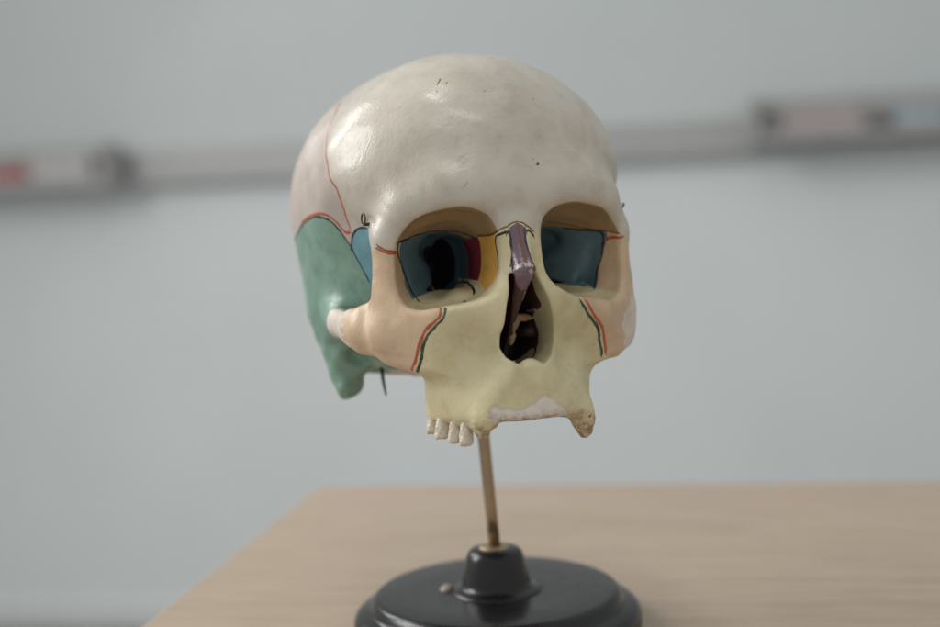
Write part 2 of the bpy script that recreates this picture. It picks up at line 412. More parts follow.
def skull_side(d,p,q,f):
    x,y,z=p[:,0],p[:,1],p[:,2]
    arch=chain(q,[((55.5,-50,-8),5.2),((58.6,-40,-6.5),4.3),((59,-22,-4),4),((57.3,-6,-2),4.4),((53,6,-1),6)],(1,1,.7),2.5)
    arch=np.where(x>0,np.maximum(arch,y+49),arch)
    d=smin(d,arch,7)
    # mastoid, pterygoid
    d=smin(d,cap(q,(50.5,15,0),(50,10,-32),11.5,6.3),9)
    d=smin(d,chain(q,[((14,-44,-4),7),((15,-41,-38),4)]),4)
    d=d+1.1*np.sin(x*.33+.5)*np.sin(y*.36+.8)*np.sin(z*.42)*np.clip((-6-z)/8,0,1)*np.clip((y+34)/8,0,1)
    d=smax(d,-ell(q,(47.5,-3,-20),(5,6,4.5)),3)   # groove in front of the mastoid
    d=smax(d,-cap(f,(58,-1,-4),(48,-1,-6),3.4,3),2)   # ear opening
    return d
def skull_face(d,p,q,f):
    x,y,z=p[:,0],p[:,1],p[:,2]
    # brow
    brow=chain(f,[((0,-79,41),9),((15,-80.5,42),7.5),((29,-77.5,43),6.3),((41,-71.5,38.5),5.5),((48.5,-64.5,27),4.4)])
    d=smin(d,brow,14)
    # face core
    d=smin(d,ell(p,(0,-56,12),(36,31,32)),8)
    d=smin(d,cap(p,(0,-80,34),(0,-77,8),6,7),5)
    # lateral orbital wall slab
    ux,uy=(34-51)/34.5,(-34+64)/34.5
    sx,sy=f[:,0]-49,y+62
    s=sx*ux+sy*uy;n=sx*uy-sy*ux
    slab=np.maximum(np.maximum(np.abs(n+.3)-2.6,np.maximum(-s,s-34.5)),np.abs(z-9)-19)-1.5
    d=smin(d,slab,5)
    # maxilla
    e2=np.sqrt(((x-.8)/33.5)**2+((y+61)/34)**2)+1e-6
    mx=smax((e2-1)*31,np.abs(z+20)-27.5,5)
    d=smin(d,mx,6)
    d=smin(d,ell(q,(20,-65,-8),(24,18.5,21)),7)
    d=smax(d,-ell(q,(26,-93.5,-19),(13,9.5,14)),10)
    # orbital rim, medial and lower
    rim=chain(f,[((4.5,-84.5,30),3.),((6.2,-85,18),3.),((9.5,-84.5,7),3.6),((18.5,-80,-4.5),4.8),((31,-75.5,-6.5),4.8),((42.5,-69,-3),5),((48.3,-63,6),5.),((48.6,-63,16),4.6),((48.6,-63.5,27),4.5)])
    d=smin(d,rim,7)
    # zygomatic body
    zy=chain(f,[((37,-68.5,-19),5.6),((48,-59.5,-15),5.6),((55,-50.5,-8),5.4)],None,4)
    zy=smin(zy,ell(f,(43.5,-61.5,-9),(13.5,8,13)),8)
    zs=(f[:,0]-40.5)*.610+(y+78.5)*.792;zn=(f[:,0]-40.5)*.792-(y+78.5)*.610
    plate=smax(poly_sd(zs,z,CHEEK).astype(F32)+.6,(np.abs(zn+3.4+.008*(zs-16)**2)-3.4).astype(F32),3.5)
    zy=smin(zy,plate,4)
    d=smin(d,zy,7)
    # nasal bones
    nb=chain(q,[((.8,-86.5,30),2.6),((1.,-88.5,22),2.8),((2.0,-93.5,11),4.0)])
    d=smin(d,nb,4)
    d=smax(d,-ell(q,(10.5,-97.5,17),(6,8,15)),5)
    # openings
    d=smax(d,-orbit_d(f),3.2)
    d=smax(d,-nasal_d(p),1.5)
    d=smin(d,ell(p,(-15.5,-58,.8),(8.5,11,6)),1.2)   # dome on the floor of the right orbit
    d=smax(d,-chain(f,[((30,-50,5.2),1.2),((20,-40,9),2.2),((17,-26,9),2.5)]),1.5)   # inferior orbital fissure
    d=smax(d,np.where(x>20,.945*x-.26*y-.06*z-73.2,-9.).astype(F32),3)   # broken cheek process
    # nasal spine and floor ridge
    d=smin(d,chain(p,[((-3,-87,-25),1.5),((-.6,-90.8,-26.6),1.8),((.8,-92,-31),2.2)]),5)
    d=smin(d,chain(p,[((0,-91,-27),2.2),((1.2,-93,-33),1.8),((2,-93.2,-39),1.2)]),4.5)
    d=smin(d,chain(p,[((-.2,-92.5,9.5),3.4),((-1,-86,1),2.2),((-1.6,-80,-8),1.2)]),1.5)
    # septum, turbinates, loose chips of the ethmoid in the nasal cavity
    fr=np.interp(z,[-24,-10,4,10],[-66,-74,-86,-90]).astype(F32)
    sep=np.maximum(np.maximum(np.abs(x+1.2+.06*(y+70)+1.0*np.sin(z*.16))-.75,fr-y),np.maximum(y+44,np.abs(z+8)-20))
    d=smin(d,sep,1.2)
    d=smin(d,chain(p,[((10,-66,-13),2.2),((8,-54,-12),3)]),1.5)
    d=smin(d,chain(p,[((-10,-70,-13),2.6),((-8,-54,-12),3)]),1.5)
    d=smin(d,chip_d(p),.8)
    # broken tooth row: a stump each side of the gap
    rough=(.9*np.sin(x*.62+2)*np.sin(y*.4+.5)+.55*np.sin(x*1.05+.4)*np.sin(y*.9+1)*np.sin(z*1.2)+.3*np.sin(x*2.1+y)*np.sin(z*2.3+.6))*np.clip((-42.5-z)/3,0,1)
    d=np.where(x<-14,smax(d,-(z+46)-.35*(x+20)*(x>-20),1.5),d)   # worn gum line of the right side
    d=smin(d,chain(p,[((24,-79.5,-44),5),((25.3,-79.2,-49.5),4.3),((26.8,-78,-54),2.8)])+rough*.5,4)
    d=smin(d,cap(p,(29,-74.5,-46),(29,-75,-54),3.0,2.2)+rough*.6,1.2)
    d=smin(d,chain(p,[((-17,-86,-45),3.6),((-18.5,-85.5,-50),2.5)])+rough*.5,5)
    d=smin(d,chain(p,[((-30.5,-60,-44.5),2.),((-28,-69,-45),2.),((-24.5,-76.5,-45.5),2.),((-19.5,-83,-47.8),2.4)])+rough*.4,2)
    d=smax(d,-chain(p,[((-10.5,-97,-53.6),4.6),((-4.5,-99,-52.2),5.6),((1,-99,-52.3),5.0),((7,-99,-52),5.6),((15,-95,-53),4.)])-rough,2)
    d=smax(d,-cap(p,(27,-85,-48),(25.5,-79,-48),1.1,1.),.6)   # empty root sockets
    d=smax(d,-cap(p,(29.8,-80,-50.5),(27,-76,-50),1.,.8),.6)
    d=smax(d,-cap(p,(22.5,-88,-52),(22.8,-82,-51.5),.9,.7),.6)
    d=d+.75*np.clip(-poly_sd(x,z,RIDGE)/.6,0,1).astype(F32)*np.clip((-72-y)/4,0,1)
    d=d+.34*np.sin(x*.21+1.1+.9*np.sin(z*.13+1))*np.sin(z*.24+.4+y*.1+.8*np.sin(x*.17))*np.clip((6-z)/10,0,1)*np.clip((-50-y)/10,0,1)
    # palate vault
    d=smax(d,-ell(p,(0,-52,-51),(22,32,12)),4)
    return d
def evalN(fn,p,ch=400000):
    return np.concatenate([fn(p[i:i+ch]).astype(F32) for i in range(0,len(p),ch)])
def mesh_sdf(fn,lo,hi,h,B=8,newton=2):
    lo=np.array(lo,float);n=np.ceil((np.array(hi)-lo)/h/B).astype(int)
    G=np.full(tuple(n*B),9.,F32)
    bi=np.stack(np.meshgrid(*[np.arange(k) for k in n],indexing='ij'),-1).reshape(-1,3)
    bc=(lo+(bi*B+B/2-.5)*h).astype(F32)
    dc=evalN(fn,bc)
    G=np.repeat(np.repeat(np.repeat(np.where(dc.reshape(n)<0,-9,9).astype(F32),B,0),B,1),B,2)
    keep=np.abs(dc)<B*h*1.15+2
    kb=bi[keep]
    o=np.stack(np.meshgrid(*[np.arange(B)]*3,indexing='ij'),-1).reshape(-1,3)
    idx=(kb[:,None,:]*B+o[None]).reshape(-1,3)
    G[idx[:,0],idx[:,1],idx[:,2]]=evalN(fn,(lo+idx*h).astype(F32))
    S=G<0
    c=[(i,j,k) for i in(0,1) for j in(0,1) for k in(0,1)]
    sl=lambda i,n:slice(i,n-1+i)
    cnt=np.zeros(tuple(np.array(G.shape)-1),np.int8)
    for i,j,k in c: cnt+=S[sl(i,G.shape[0]),sl(j,G.shape[1]),sl(k,G.shape[2])]
    cells=np.argwhere((cnt>0)&(cnt<8))
    vid=np.full(cnt.shape,-1,np.int32);vid[tuple(cells.T)]=np.arange(len(cells))
    acc=np.zeros((len(cells),3));num=np.zeros(len(cells))
    for a in c:
        for ax in range(3):
            if a[ax]: continue
            b=list(a);b[ax]=1
            ga=G[tuple((cells+a).T)];gb=G[tuple((cells+b).T)]
            m=(ga<0)!=(gb<0);t=np.where(m,ga/np.where(m,ga-gb,1),0)
            pt=np.array(a,float)[None].repeat(len(cells),0);pt[:,ax]=t
            acc+=pt*m[:,None];num+=m
    V=lo+(cells+acc/num[:,None])*h
    quads=[]
    for ax in range(3):
        u,v=(ax+1)%3,(ax+2)%3
        s0=[slice(None)]*3;s1=[slice(None)]*3;s0[ax]=slice(0,-1);s1[ax]=slice(1,None)
        A=S[tuple(s0)];Bb=S[tuple(s1)]
        e=np.argwhere(A!=Bb)
        ok=(e[:,u]>0)&(e[:,v]>0)&(e[:,u]<cnt.shape[u])&(e[:,v]<cnt.shape[v]);e=e[ok]
        ins=A[tuple(e.T)]
        def g(du,dv):
            w=e.copy();w[:,u]-=du;w[:,v]-=dv;return vid[tuple(w.T)]
        qd=np.stack([g(1,1),g(0,1),g(0,0),g(1,0)],1)
        qd[~ins]=qd[~ins][:,::-1]
        quads.append(qd)
    Q=np.concatenate(quads)
    V,N=settle(fn,V,newton)
    return V,Q,N
def settle(fn,V,it):
    e=.3;K=np.array([(1,1,1),(1,-1,-1),(-1,1,-1),(-1,-1,1)],float)
    for i in range(it+1):
        fv=[evalN(fn,V+k*e) for k in K]
        g=sum(k[None]*v[:,None] for k,v in zip(K,fv))/(4*e);l2=(g*g).sum(1)
        if i<it:
            dd=sum(fv)/4
            st=g*(dd/np.maximum(l2,.15))[:,None]
            sn=np.linalg.norm(st,axis=1);st*=np.minimum(1,.35/np.maximum(sn,1e-6))[:,None]
            V=V-st
    return V,g/np.maximum(np.sqrt(l2),1e-6)[:,None]
LO,HI=(-76,-108,-62),(76,106,126)
# pose (camera frame: x right, y depth, z up), pixels of the 940 photo
YAW,ROLL,PIT,T=17.73,-3.84,0.,(-6.5,590.5,3.6)
def Rm(pit,roll,yaw):
    rx,ry,rz=np.radians([pit,roll,yaw])
    cx,sx,cy,sy,cz,sz=np.cos(rx),np.sin(rx),np.cos(ry),np.sin(ry),np.cos(rz),np.sin(rz)
    return np.array([[1,0,0],[0,cx,-sx],[0,sx,cx]])@np.array([[cy,0,sy],[0,1,0],[-sy,0,cy]])@np.array([[cz,-sz,0],[sz,cz,0],[0,0,1]])

GRID = 0.7
TEETH = [(-31.0, -60.0, 2.8, -42, -51.2), (-29.9, -67.8, 2.85, -42.5, -52.8), (-27.0, -74.4, 2.55, -43, -54.4), (-23.9, -79.2, 2.55, -43, -55.4)]
HOOK_R = (-53.0, -60.0, 35.5)
HOOK_L = (56.0, -60.0, 37.0)
STYLOID = [(-36.0, 1.0, -24), (-36.0, 0, -30), (-35.8, -1, -34), (-35.5, -2, -37.8)]

# painted suture lines on the bone, in skull millimetres
LINES = {
    'red': [
        [(0, 9, 115), (-15, 7, 112), (-28, 4.5, 106), (-38.2, 2, 99.5), (-40.3, 1.8, 97.9), (-42.2, 2, 96.4), (-44.2, 2.4, 94.9), (-46, 3.1, 93.5), (-49.4, -4.6, 89), (-52.4, -10.8, 84.9), (-54.6, -13.5, 81.4), (-56.7, -15.6, 78), (-58.8, -23.8, 74.6), (-60.1, -28.2, 71.8), (-61.1, -31.6, 69.2), (-61.8, -33.4, 66.8), (-62.2, -36.1, 63.8), (-62.4, -37.9, 61), (-62.5, -39.3, 58.2), (-62.5, -40.1, 55.5), (-62.1, -41.6, 53.9), (-61.6, -42.7, 52.5), (-61.1, -43.6, 51), (-60.5, -44.3, 49.6), (-59.9, -44, 47.7), (-59.3, -43.5, 45.8), (-58.6, -42.9, 43.9), (-57.9, -42.1, 42), (-57.1, -41.1, 40.1), (-56.4, -40.2, 38.2), (-55.8, -39.5, 36.3), (-55.1, -39, 34.4)],   # coronal
        [(-67.2, 1.7, 40.5), (-66.2, -5.5, 41.7), (-65.4, -13.1, 43), (-64, -23.2, 42), (-61.9, -29.4, 41.3), (-60.1, -31.1, 38.8), (-58.3, -32.7, 36.3), (-57.2, -33.5, 34.5), (-56.1, -34.3, 32.7), (-55.5, -35.8, 32.6), (-54.9, -37.4, 32.4)],   # squam_red
        [(-31.3, -81.9, -1.4), (-32.1, -83.1, -3.3), (-32.5, -83.1, -5.2), (-34.8, -82, -6.8), (-36.9, -80.5, -8.5), (-38.1, -79.4, -10.7), (-39.2, -78, -13), (-39.9, -76.6, -16.4), (-40.5, -74.9, -19.8), (-41.1, -73.3, -22.3), (-41.2, -70, -25)],   # zmR_red
        [(27.9, -84.9, -2), (29.4, -84.5, -4.5), (31.1, -83.3, -7.1), (34.2, -81.5, -10.5), (37.1, -80, -13.9), (37.4, -79, -16.9), (37.5, -78.6, -20), (37.7, -78.5, -21.8), (37.9, -78.6, -23.6)],   # zmL_red
        [(-51.2, -66.8, 23.8), (-50.1, -68, 23), (-49, -68.9, 22.2), (-47, -70.1, 21.7), (-44.3, -68.6, 21.4)],   # fzR
        [(47.5, -64.2, 22.7), (47.9, -65.1, 23.2), (48.3, -66.1, 23.7), (49.9, -68.8, 23.4), (52.1, -70.4, 23.2)],   # fzL
        [(-0, 9, 115), (15, 7, 112), (28, 4.5, 106), (38.2, 2, 99.5), (40.3, 1.8, 97.9), (42.2, 2, 96.4), (44.2, 2.4, 94.9), (46, 3.1, 93.5), (49.4, -4.6, 89), (52.4, -10.8, 84.9), (54.6, -13.5, 81.4), (56.7, -15.6, 78), (58.8, -23.8, 74.6), (60.1, -28.2, 71.8), (61.1, -31.6, 69.2), (61.8, -33.4, 66.8), (62.2, -36.1, 63.8), (62.4, -37.9, 61), (62.5, -39.3, 58.2), (62.5, -40.1, 55.5), (62.1, -41.6, 53.9), (61.6, -42.7, 52.5), (61.1, -43.6, 51), (60.5, -44.3, 49.6), (59.9, -44, 47.7), (59.3, -43.5, 45.8), (58.6, -42.9, 43.9), (57.9, -42.1, 42), (57.1, -41.1, 40.1), (56.4, -40.2, 38.2), (55.8, -39.5, 36.3), (55.1, -39, 34.4)],   # coronal of the other side
        [(67.2, 1.7, 40.5), (66.2, -5.5, 41.7), (65.4, -13.1, 43), (64, -23.2, 42), (61.9, -29.4, 41.3), (60.1, -31.1, 38.8), (58.3, -32.7, 36.3), (57.2, -33.5, 34.5), (56.1, -34.3, 32.7), (55.5, -35.8, 32.6), (54.9, -37.4, 32.4)],   # squam_red of the other side
    ],
    'green': [
        [(-30, -82.8, -1.6), (-30.5, -83.6, -3.5), (-30.8, -83.6, -5.3), (-33.3, -82.6, -7.4), (-35.6, -81.2, -9.6), (-37, -80, -11.9), (-38.3, -78.4, -14.2), (-38.5, -77.5, -17), (-38.7, -76.5, -19.9), (-39.3, -75, -22.6), (-39.7, -72.5, -25.4)],   # zmR_green
        [(25.3, -86.3, -2), (26.7, -85.7, -4.5), (28.2, -84.6, -6.9), (31.7, -82.1, -10.1), (34.9, -80.4, -13.3), (35.1, -79.5, -16.1), (35.1, -78.9, -18.8), (35.7, -78.6, -21.3), (36.1, -78.4, -23.9)],   # zmL_green
    ],
    'black': [
        [(-66.7, 24.4, 33.7), (-67.7, 13.3, 35.7), (-67.6, 8, 37.9), (-67.2, 3.2, 39.3), (-66.8, -1.1, 40.6), (-65.9, -7.7, 41.3), (-65.2, -14.8, 41.9), (-63.5, -23.8, 40.5), (-61.1, -29.2, 39.4), (-58.3, -31.1, 34.6), (-55.4, -33.1, 29.9), (-53.3, -33.4, 25.2), (-51.3, -34.2, 20.4), (-49.6, -34.9, 16.3), (-47.7, -35.1, 12.3)],   # squam_edge
        [(-53.6, -33.1, 25.6), (-54, -35.8, 28.8), (-54.3, -38.4, 31.9), (-53.6, -42, 32.8), (-53.1, -45.8, 33.7), (-52.2, -49.4, 33.4), (-51.6, -54.2, 32.9)],   # sphen
        [(-5.2, -89.3, 26.4), (-6.9, -87.3, 25.9), (-8, -83.5, 25.5), (-7.8, -83.4, 23.4), (-7.7, -83.4, 21.2), (-7.6, -83.9, 19.1), (-7.5, -84.4, 17), (-7.5, -84.2, 15.1), (-7.7, -84.3, 13.1)],   # max_post
        [(-4.2, -90, 26.7), (-4.1, -90.5, 23.5), (-4, -91.1, 20.3), (-4.3, -91.7, 15.9), (-4.7, -92.3, 11.5)],   # nas_l
        [(2.1, -90.6, 27.3), (1.8, -91.2, 24.8), (1.4, -92.1, 22.2), (1.9, -93.7, 18.5), (2.4, -95.2, 14.7), (2.9, -95.8, 12.8), (3.8, -95.2, 10.9)],   # nas_r
        [(2.5, -90.7, 26.2), (3.4, -90.2, 26.5), (4.4, -89.7, 26.7), (5.2, -89.4, 25.6), (5.9, -89, 24.5)],   # archR
        [(-43.5, -69.6, 25.2), (-40.5, -65.8, 26.2), (-37.6, -62.5, 27.1), (-30.9, -57.2, 28.9), (-25.2, -55.9, 30.4), (-21.2, -54.1, 30.4), (-17.4, -53.3, 30.3), (-12, -52.9, 28.8), (-9, -60, 26.8)],   # blueR_top
        [(-43.4, -69.5, 25.2), (-42.5, -66.1, 22.6), (-42, -63.9, 19.8), (-39.4, -59.9, 15.8), (-37.4, -57.6, 11.6), (-36, -57, 8.2), (-35.3, -58.8, 4.8), (-34.5, -59.7, 3.4), (-34.1, -61.9, 2.1)],   # blueR_left
        [(33, -55.5, 29.1), (35.9, -56.9, 28.5), (38.7, -58.5, 27.8), (41.7, -61, 27.4), (44.5, -63.8, 27.1), (45.4, -63.9, 26.1), (46.3, -64.1, 25.1)],   # blueL_top2
        [(46.3, -64.1, 25.1), (46.7, -62.5, 21.4), (46.7, -61.9, 17.7), (46, -60.8, 15), (45.2, -59.6, 12.3), (44.7, -58.7, 9.5), (43.9, -58.3, 6.8), (43.1, -59.3, 4.9), (41.5, -62.1, 3)],   # blueL_lat
        [(-9.3, -25.8, 7.9), (-8.8, -27.3, 8.6), (-8.3, -28.4, 9.3), (-7.6, -30, 9.6), (-7.1, -32.3, 9.8), (-7.3, -36.8, 9.6), (-8.4, -44, 9.2), (-10.6, -54, 8.4), (-11, -58.4, 7.7), (-11.7, -62, 6.7), (-12.2, -65.3, 5.8), (-12.8, -67.2, 4.8), (-13.4, -69.2, 3.8)],   # disc_loop
        [(66.7, 24.4, 33.7), (67.7, 13.3, 35.7), (67.6, 8, 37.9), (67.2, 3.2, 39.3), (66.8, -1.1, 40.6), (65.9, -7.7, 41.3), (65.2, -14.8, 41.9), (63.5, -23.8, 40.5), (61.1, -29.2, 39.4), (58.3, -31.1, 34.6), (55.4, -33.1, 29.9), (53.3, -33.4, 25.2), (51.3, -34.2, 20.4), (49.6, -34.9, 16.3), (47.7, -35.1, 12.3)],   # squam_edge of the other side
        [(53.6, -33.1, 25.6), (54, -35.8, 28.8), (54.3, -38.4, 31.9), (53.6, -42, 32.8), (53.1, -45.8, 33.7), (52.2, -49.4, 33.4), (51.6, -54.2, 32.9)],   # sphen of the other side
    ],
    'brown': [
        [(-0.7, -90.7, 28.4), (-0.4, -91.4, 24.8), (-0.3, -92.6, 21.1), (-0.3, -94.2, 17.7), (-0.3, -95.9, 14.3)],   # nas_c
        [(-8.6, -64.9, 26.9), (-8.1, -69.8, 26.6), (-8.1, -75.9, 26.1), (-8.2, -82.9, 26.4), (-7.3, -86.8, 26.9), (-5.8, -88.8, 28.1), (-4, -89.9, 29.3), (-2.4, -90.4, 29.7), (-0.6, -90.4, 30.2), (0.8, -90.4, 29.7), (2.3, -90.2, 29.3), (4.1, -89.8, 27.9), (6, -89, 26.5)],   # fn
        [(24.4, -58.6, 31.7), (32.1, -57.2, 30.3), (38.3, -59.2, 28.6), (42.1, -61.9, 27.8), (45.6, -65.2, 26.9), (48.1, -67.6, 25.8), (50.5, -70.2, 24.6)],   # roofL
        [(-50.9, -67.6, 24.7), (-49.8, -68.6, 23.8), (-48.7, -69.4, 22.9), (-46.7, -70.3, 22.4), (-44, -68.4, 22)],   # fzR2
    ],
}

# ------------------------------------------------------------------ skull
R = Rm(PIT, ROLL, YAW); C = np.array([list(RT), list(FW), list(UP)]).T
W = C @ R; tt = cam_point(*[t*.001 for t in T])
MW = Matrix([[*W[i], tt[i]] for i in range(3)]+[[0, 0, 0, 1]])
ROOT = np.array((0., 14., -30.))            # where the rod enters, in skull millimetres
top = MW @ (Vector(ROOT)*.001)
sk = link('skull', None, label='painted teaching skull with coloured face bones standing on a brass rod', cat='skull')
sk.matrix_world = MW @ Matrix.Translation(Vector(ROOT)*.001)
# rod from the collar up into the skull
a_ = Vector((0, 0, .0385)); b_ = Vector((-.0068, -.001, .168))
n = 8; v, f = tube_data([a_+(b_-a_)*i/n for i in range(n+1)], .0027, 20)
link('rod', mesh('rod', v, f, True), stand, M['brass'])

V, Q, N = mesh_sdf(skull, LO, HI, GRID, newton=1)
TR = np.concatenate([Q[:, [0, 1, 2]], Q[:, [0, 2, 3]]])

def smooth_line(P_, n=4):
    if len(P_) > 4: P_ = np.concatenate([P_[:1], (P_[:-2]+2*P_[1:-1]+P_[2:])/4, P_[-1:]])
    E_ = np.concatenate([2*P_[:1]-P_[1:2], P_, 2*P_[-1:]-P_[-2:-1]]); o_ = []
    for i_ in range(1, len(E_)-2):
        a, b, c, d = E_[i_-1:i_+3]
        for t_ in np.arange(n)/n:
            o_.append(.5*(2*b+(c-a)*t_+(2*a-5*b+4*c-d)*t_*t_+(3*b-a-3*c+d)*t_**3))
    return np.array(o_+[P_[-1]])
def seg_field(P, Nn, lines):
    """signed across-distance and plain distance to the nearest painted line"""
    best = np.full(len(P), 1e9); sg = np.full(len(P), 1e3)
    for ln in lines:
        L_ = smooth_line(np.array(ln, float)); L_, _ = settle(skull, L_, 3)
        lo, hi = L_.min(0)-6, L_.max(0)+6
        idx = np.nonzero(((P > lo) & (P < hi)).all(1))[0]
        if not len(idx): continue
        p = P[idx]; nn = Nn[idx]; bd = best[idx]; bs = sg[idx]
        for a, b in zip(L_[:-1], L_[1:]):
            v_ = b-a; q_ = p-a; t_ = np.clip(q_@v_/max(v_@v_, 1e-9), 0, 1)
            e = q_-t_[:, None]*v_; dd = np.sqrt((e*e).sum(1))
            side = np.cross(np.broadcast_to(v_/np.linalg.norm(v_), nn.shape), nn)
            s_ = (e*side).sum(1)
            s_ = np.where(np.abs(s_) < dd*.3, np.sign(s_+1e-9)*dd, np.sign(s_)*dd)
            m = dd < bd; bd = np.where(m, dd, bd); bs = np.where(m, s_, bs)
        best[idx] = bd; sg[idx] = bs
    return np.stack([np.clip(sg, -50, 50), np.clip(best, 0, 50), np.zeros(len(P))], 1)
ATT = {k: seg_field(V, N, l) for k, l in LINES.items()}

def wob(p, s, a): return a*(np.sin(p[:, 0]*s+1)+np.sin(p[:, 1]*s*1.3+2)+np.sin(p[:, 2]*s*1.7))
mx_ = np.maximum; mn_ = np.minimum
def fields(P):
    x, y, z = P.T; fx = np.abs(face_x(x)); f = np.stack([fx, y, z], 1); ip = np.interp
    od = orbit_d(f.astype(F32))-ip(y, [-72, -60], [.55, 4.5])
    orb = mx_(mx_(od, -86-y), y+30)
    nd = mx_(mx_(nasal_d(P.astype(F32))-.35, -91.5-y), y+40)
    roof_z = ip(fx, [8, 11, 19, 27, 31, 37, 43, 48, 52], [26.3, 26.9, 30.2, 30, 29.3, 27.8, 26.6, 24.8, 23.5])
    yb = ip(z, [2, 5.5, 12, 18.5, 25, 28], [-63.5, -60, -59, -62, -65.7, -67])
    sut = np.where(x < 0, -x-ip(z, [-30, -25.2, -19.8, -13.5, -9, -5.3, -1.5, 1], [40.0, 39.9, 39.6, 38.6, 36, 31.5, 30.7, 30.7]),
                   x-ip(z, [-30, -24, -19.4, -13.6, -7, -2, 1], [39.5, 38.6, 37, 36.6, 29.6, 26.6, 26.6]))
    F_ = []
    add = lambda n, fl: F_.append((n, fl))
    # inside the orbits
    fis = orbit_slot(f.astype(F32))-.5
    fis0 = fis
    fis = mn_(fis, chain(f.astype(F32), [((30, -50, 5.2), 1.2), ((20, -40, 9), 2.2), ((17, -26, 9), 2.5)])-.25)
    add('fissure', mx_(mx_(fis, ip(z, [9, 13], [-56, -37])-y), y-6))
    lb = ip(y, [-84, -80, -72, -64, -44], [9.5, 4, 6, 9, 10.6])
    add('orbit_floor', mn_(mx_(orb, mx_(fx-19, z-lb)), mn_(mx_(orb, z-(4.2+(y+58)*.27)), mx_(ell(P.astype(F32), (-15.5, -58, .8), (8.5, 11, 6))-1.6, x+8))))
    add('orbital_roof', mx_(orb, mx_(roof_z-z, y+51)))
    add('zygo_orbit', mx_(orb, mx_(mx_(y-yb, 33-fx), -(sut if True else 0))))
    add('lacrimal', mx_(mx_(orb, fx-14), mx_(mx_(y+64, -84.2-y), mx_(z-27.5, lb-z))))
    add('ethmoid', mx_(mx_(orb, fx-13.5), mx_(mx_(-64-y, y+44), mx_(z-26.5, lb-z))))
    add('orbit_wall', mn_(mx_(orb, -y-78), mx_(fis0-5, mx_(-62-y, y-6))))
    # nasal cavity
    add('chip', mx_(chip_d(P.astype(F32))-.35, -76.5-y))
    add('cavity', mx_(nd, mn_(mn_(mx_(-3-z, -83-y), ip(x, [-4, 3], [-77, -72])-y), np.abs(x+1.4)-2.4)+wob(P, .35, .5)))
    # outside
    add('alveolus', mx_(poly_sd(x, z, RIDGE), y+70))
    add('nasal', mx_(poly_sd(x, z, [(-3.9, 28.2), (-.8, 29.8), (1.9, 28.4), (1.5, 22), (2.6, 15), (4.2, 9.5), (5, 3), (-7, 3), (-5.2, 11), (-4.1, 20)]), y+84))
    add('patch_arch', mx_(mx_(x+53.5, -45.0+wob(P, .9, .9)-y), mx_(y+20+wob(P, .8, .6), mx_(z-1.5, -18-z))))
    add('patch_cheek', mx_(np.sqrt((y+61)**2+((z+13)*.85)**2)-12+wob(P, .6, .5), 46-x))
    fz = 23.2+.25*np.sin(fx*2.2)
    zyg = mx_(mx_(z-fz, -sut), mx_(mn_(y+56.5, mx_(mx_(50-fx, y+40), z-9)), -32-z))
    add('zygoma', zyg)
    sph = mx_(poly_sd(y, z, [(-33, 25), (-35.8, 29), (-38.4, 32), (-46, 33.7), (-60, 32), (-63, 24), (-60, -6), (-36, -14), (-35, 12), (-34, 20)]), mx_(22-fx, fx-58))
    sph = mx_(sph, -mx_(z+12, 0)*0-20)
    add('sphenoid', sph)
    tem = mx_(poly_sd(y, z, [(48, 12), (40, 26), (24.4, 33.7), (8, 37.9), (-1, 40.6), (-15, 42), (-29, 39.4), (-33.1, 30), (-34.2, 20.4), (-35.1, 12.3), (-36, -3), (-44, -4), (-44, -16), (-30, -20), (-24, -40), (-10, -60), (40, -60), (50, -10)]), 30-np.abs(x))
    add('temporal', tem)
    fn = ip(x, [-12, -9, -7.5, -4, -.6, 2.3, 6, 9, 12], [26.5, 26.5, 26.9, 29.3, 30.2, 29.3, 26.5, 26, 26])
    lowz = np.where(fx < 14, fn, fz)
    cor = ip(z, [20, 34, 42, 49.6, 55.5, 67, 78, 93.5, 105, 118], [-36, -38, -41.5, -43.8, -40, -33, -15.5, 3.2, 6, 8])
    add('frontal', mx_((lowz-z)*.9, y-cor))
    add('occipital', mx_(-5, mn_(mx_(58-.25*(z-40)-y+wob(P, .3, 1.), -y+20), mx_(z+2, -y-8))))
    add('parietal', mx_(20-z, -52-y))
    add('pterygoid', mx_(-53-y, -1))
    add('maxilla', np.full(len(P), -1.))
    return F_

# cut the one surface into bones along the zero lines of the fields
ATN = np.concatenate([V, N]+[ATT[k] for k in LINES], 1)      # everything that is carried to cut points
def clip(tri, val, A):
    """split triangles by val<0 / >=0; returns inside tris, outside tris, values array, attribute array (both extended)"""
    s = val[tri] < 0; c = s.sum(1)
    ins, out = [tri[c == 3]], [tri[c == 0]]
    edge = {}; newA = []; nb = len(A)
    mixed = tri[(c == 1) | (c == 2)]
    if len(mixed):
        sm = val[mixed] < 0; one = sm.sum(1) == 1
        k = np.where(one, sm.argmax(1), (~sm).argmax(1))      # the lone corner
        r_ = np.arange(len(mixed)); a = mixed[r_, k]; b = mixed[r_, (k+1) % 3]; cc = mixed[r_, (k+2) % 3]
        e = np.concatenate([np.sort(np.stack([a, b], 1), 1), np.sort(np.stack([a, cc], 1), 1)])
        u, inv = np.unique(e, axis=0, return_inverse=True); inv = inv.reshape(-1)
        va, vb = val[u[:, 0]], val[u[:, 1]]; t_ = np.clip(va/(va-vb), .02, .98)[:, None]
        A = np.concatenate([A, A[u[:, 0]]*(1-t_)+A[u[:, 1]]*t_])
        ab = nb+inv[:len(mixed)]; ac = nb+inv[len(mixed):]
        lone = np.stack([a, ab, ac], 1); rest = np.concatenate([np.stack([ab, b, cc], 1), np.stack([ab, cc, ac], 1)])
        o2 = np.concatenate([one, one])
        ins += [lone[one], rest[~o2]]; out += [lone[~one], rest[o2]]
    return np.concatenate(ins), np.concatenate(out), A
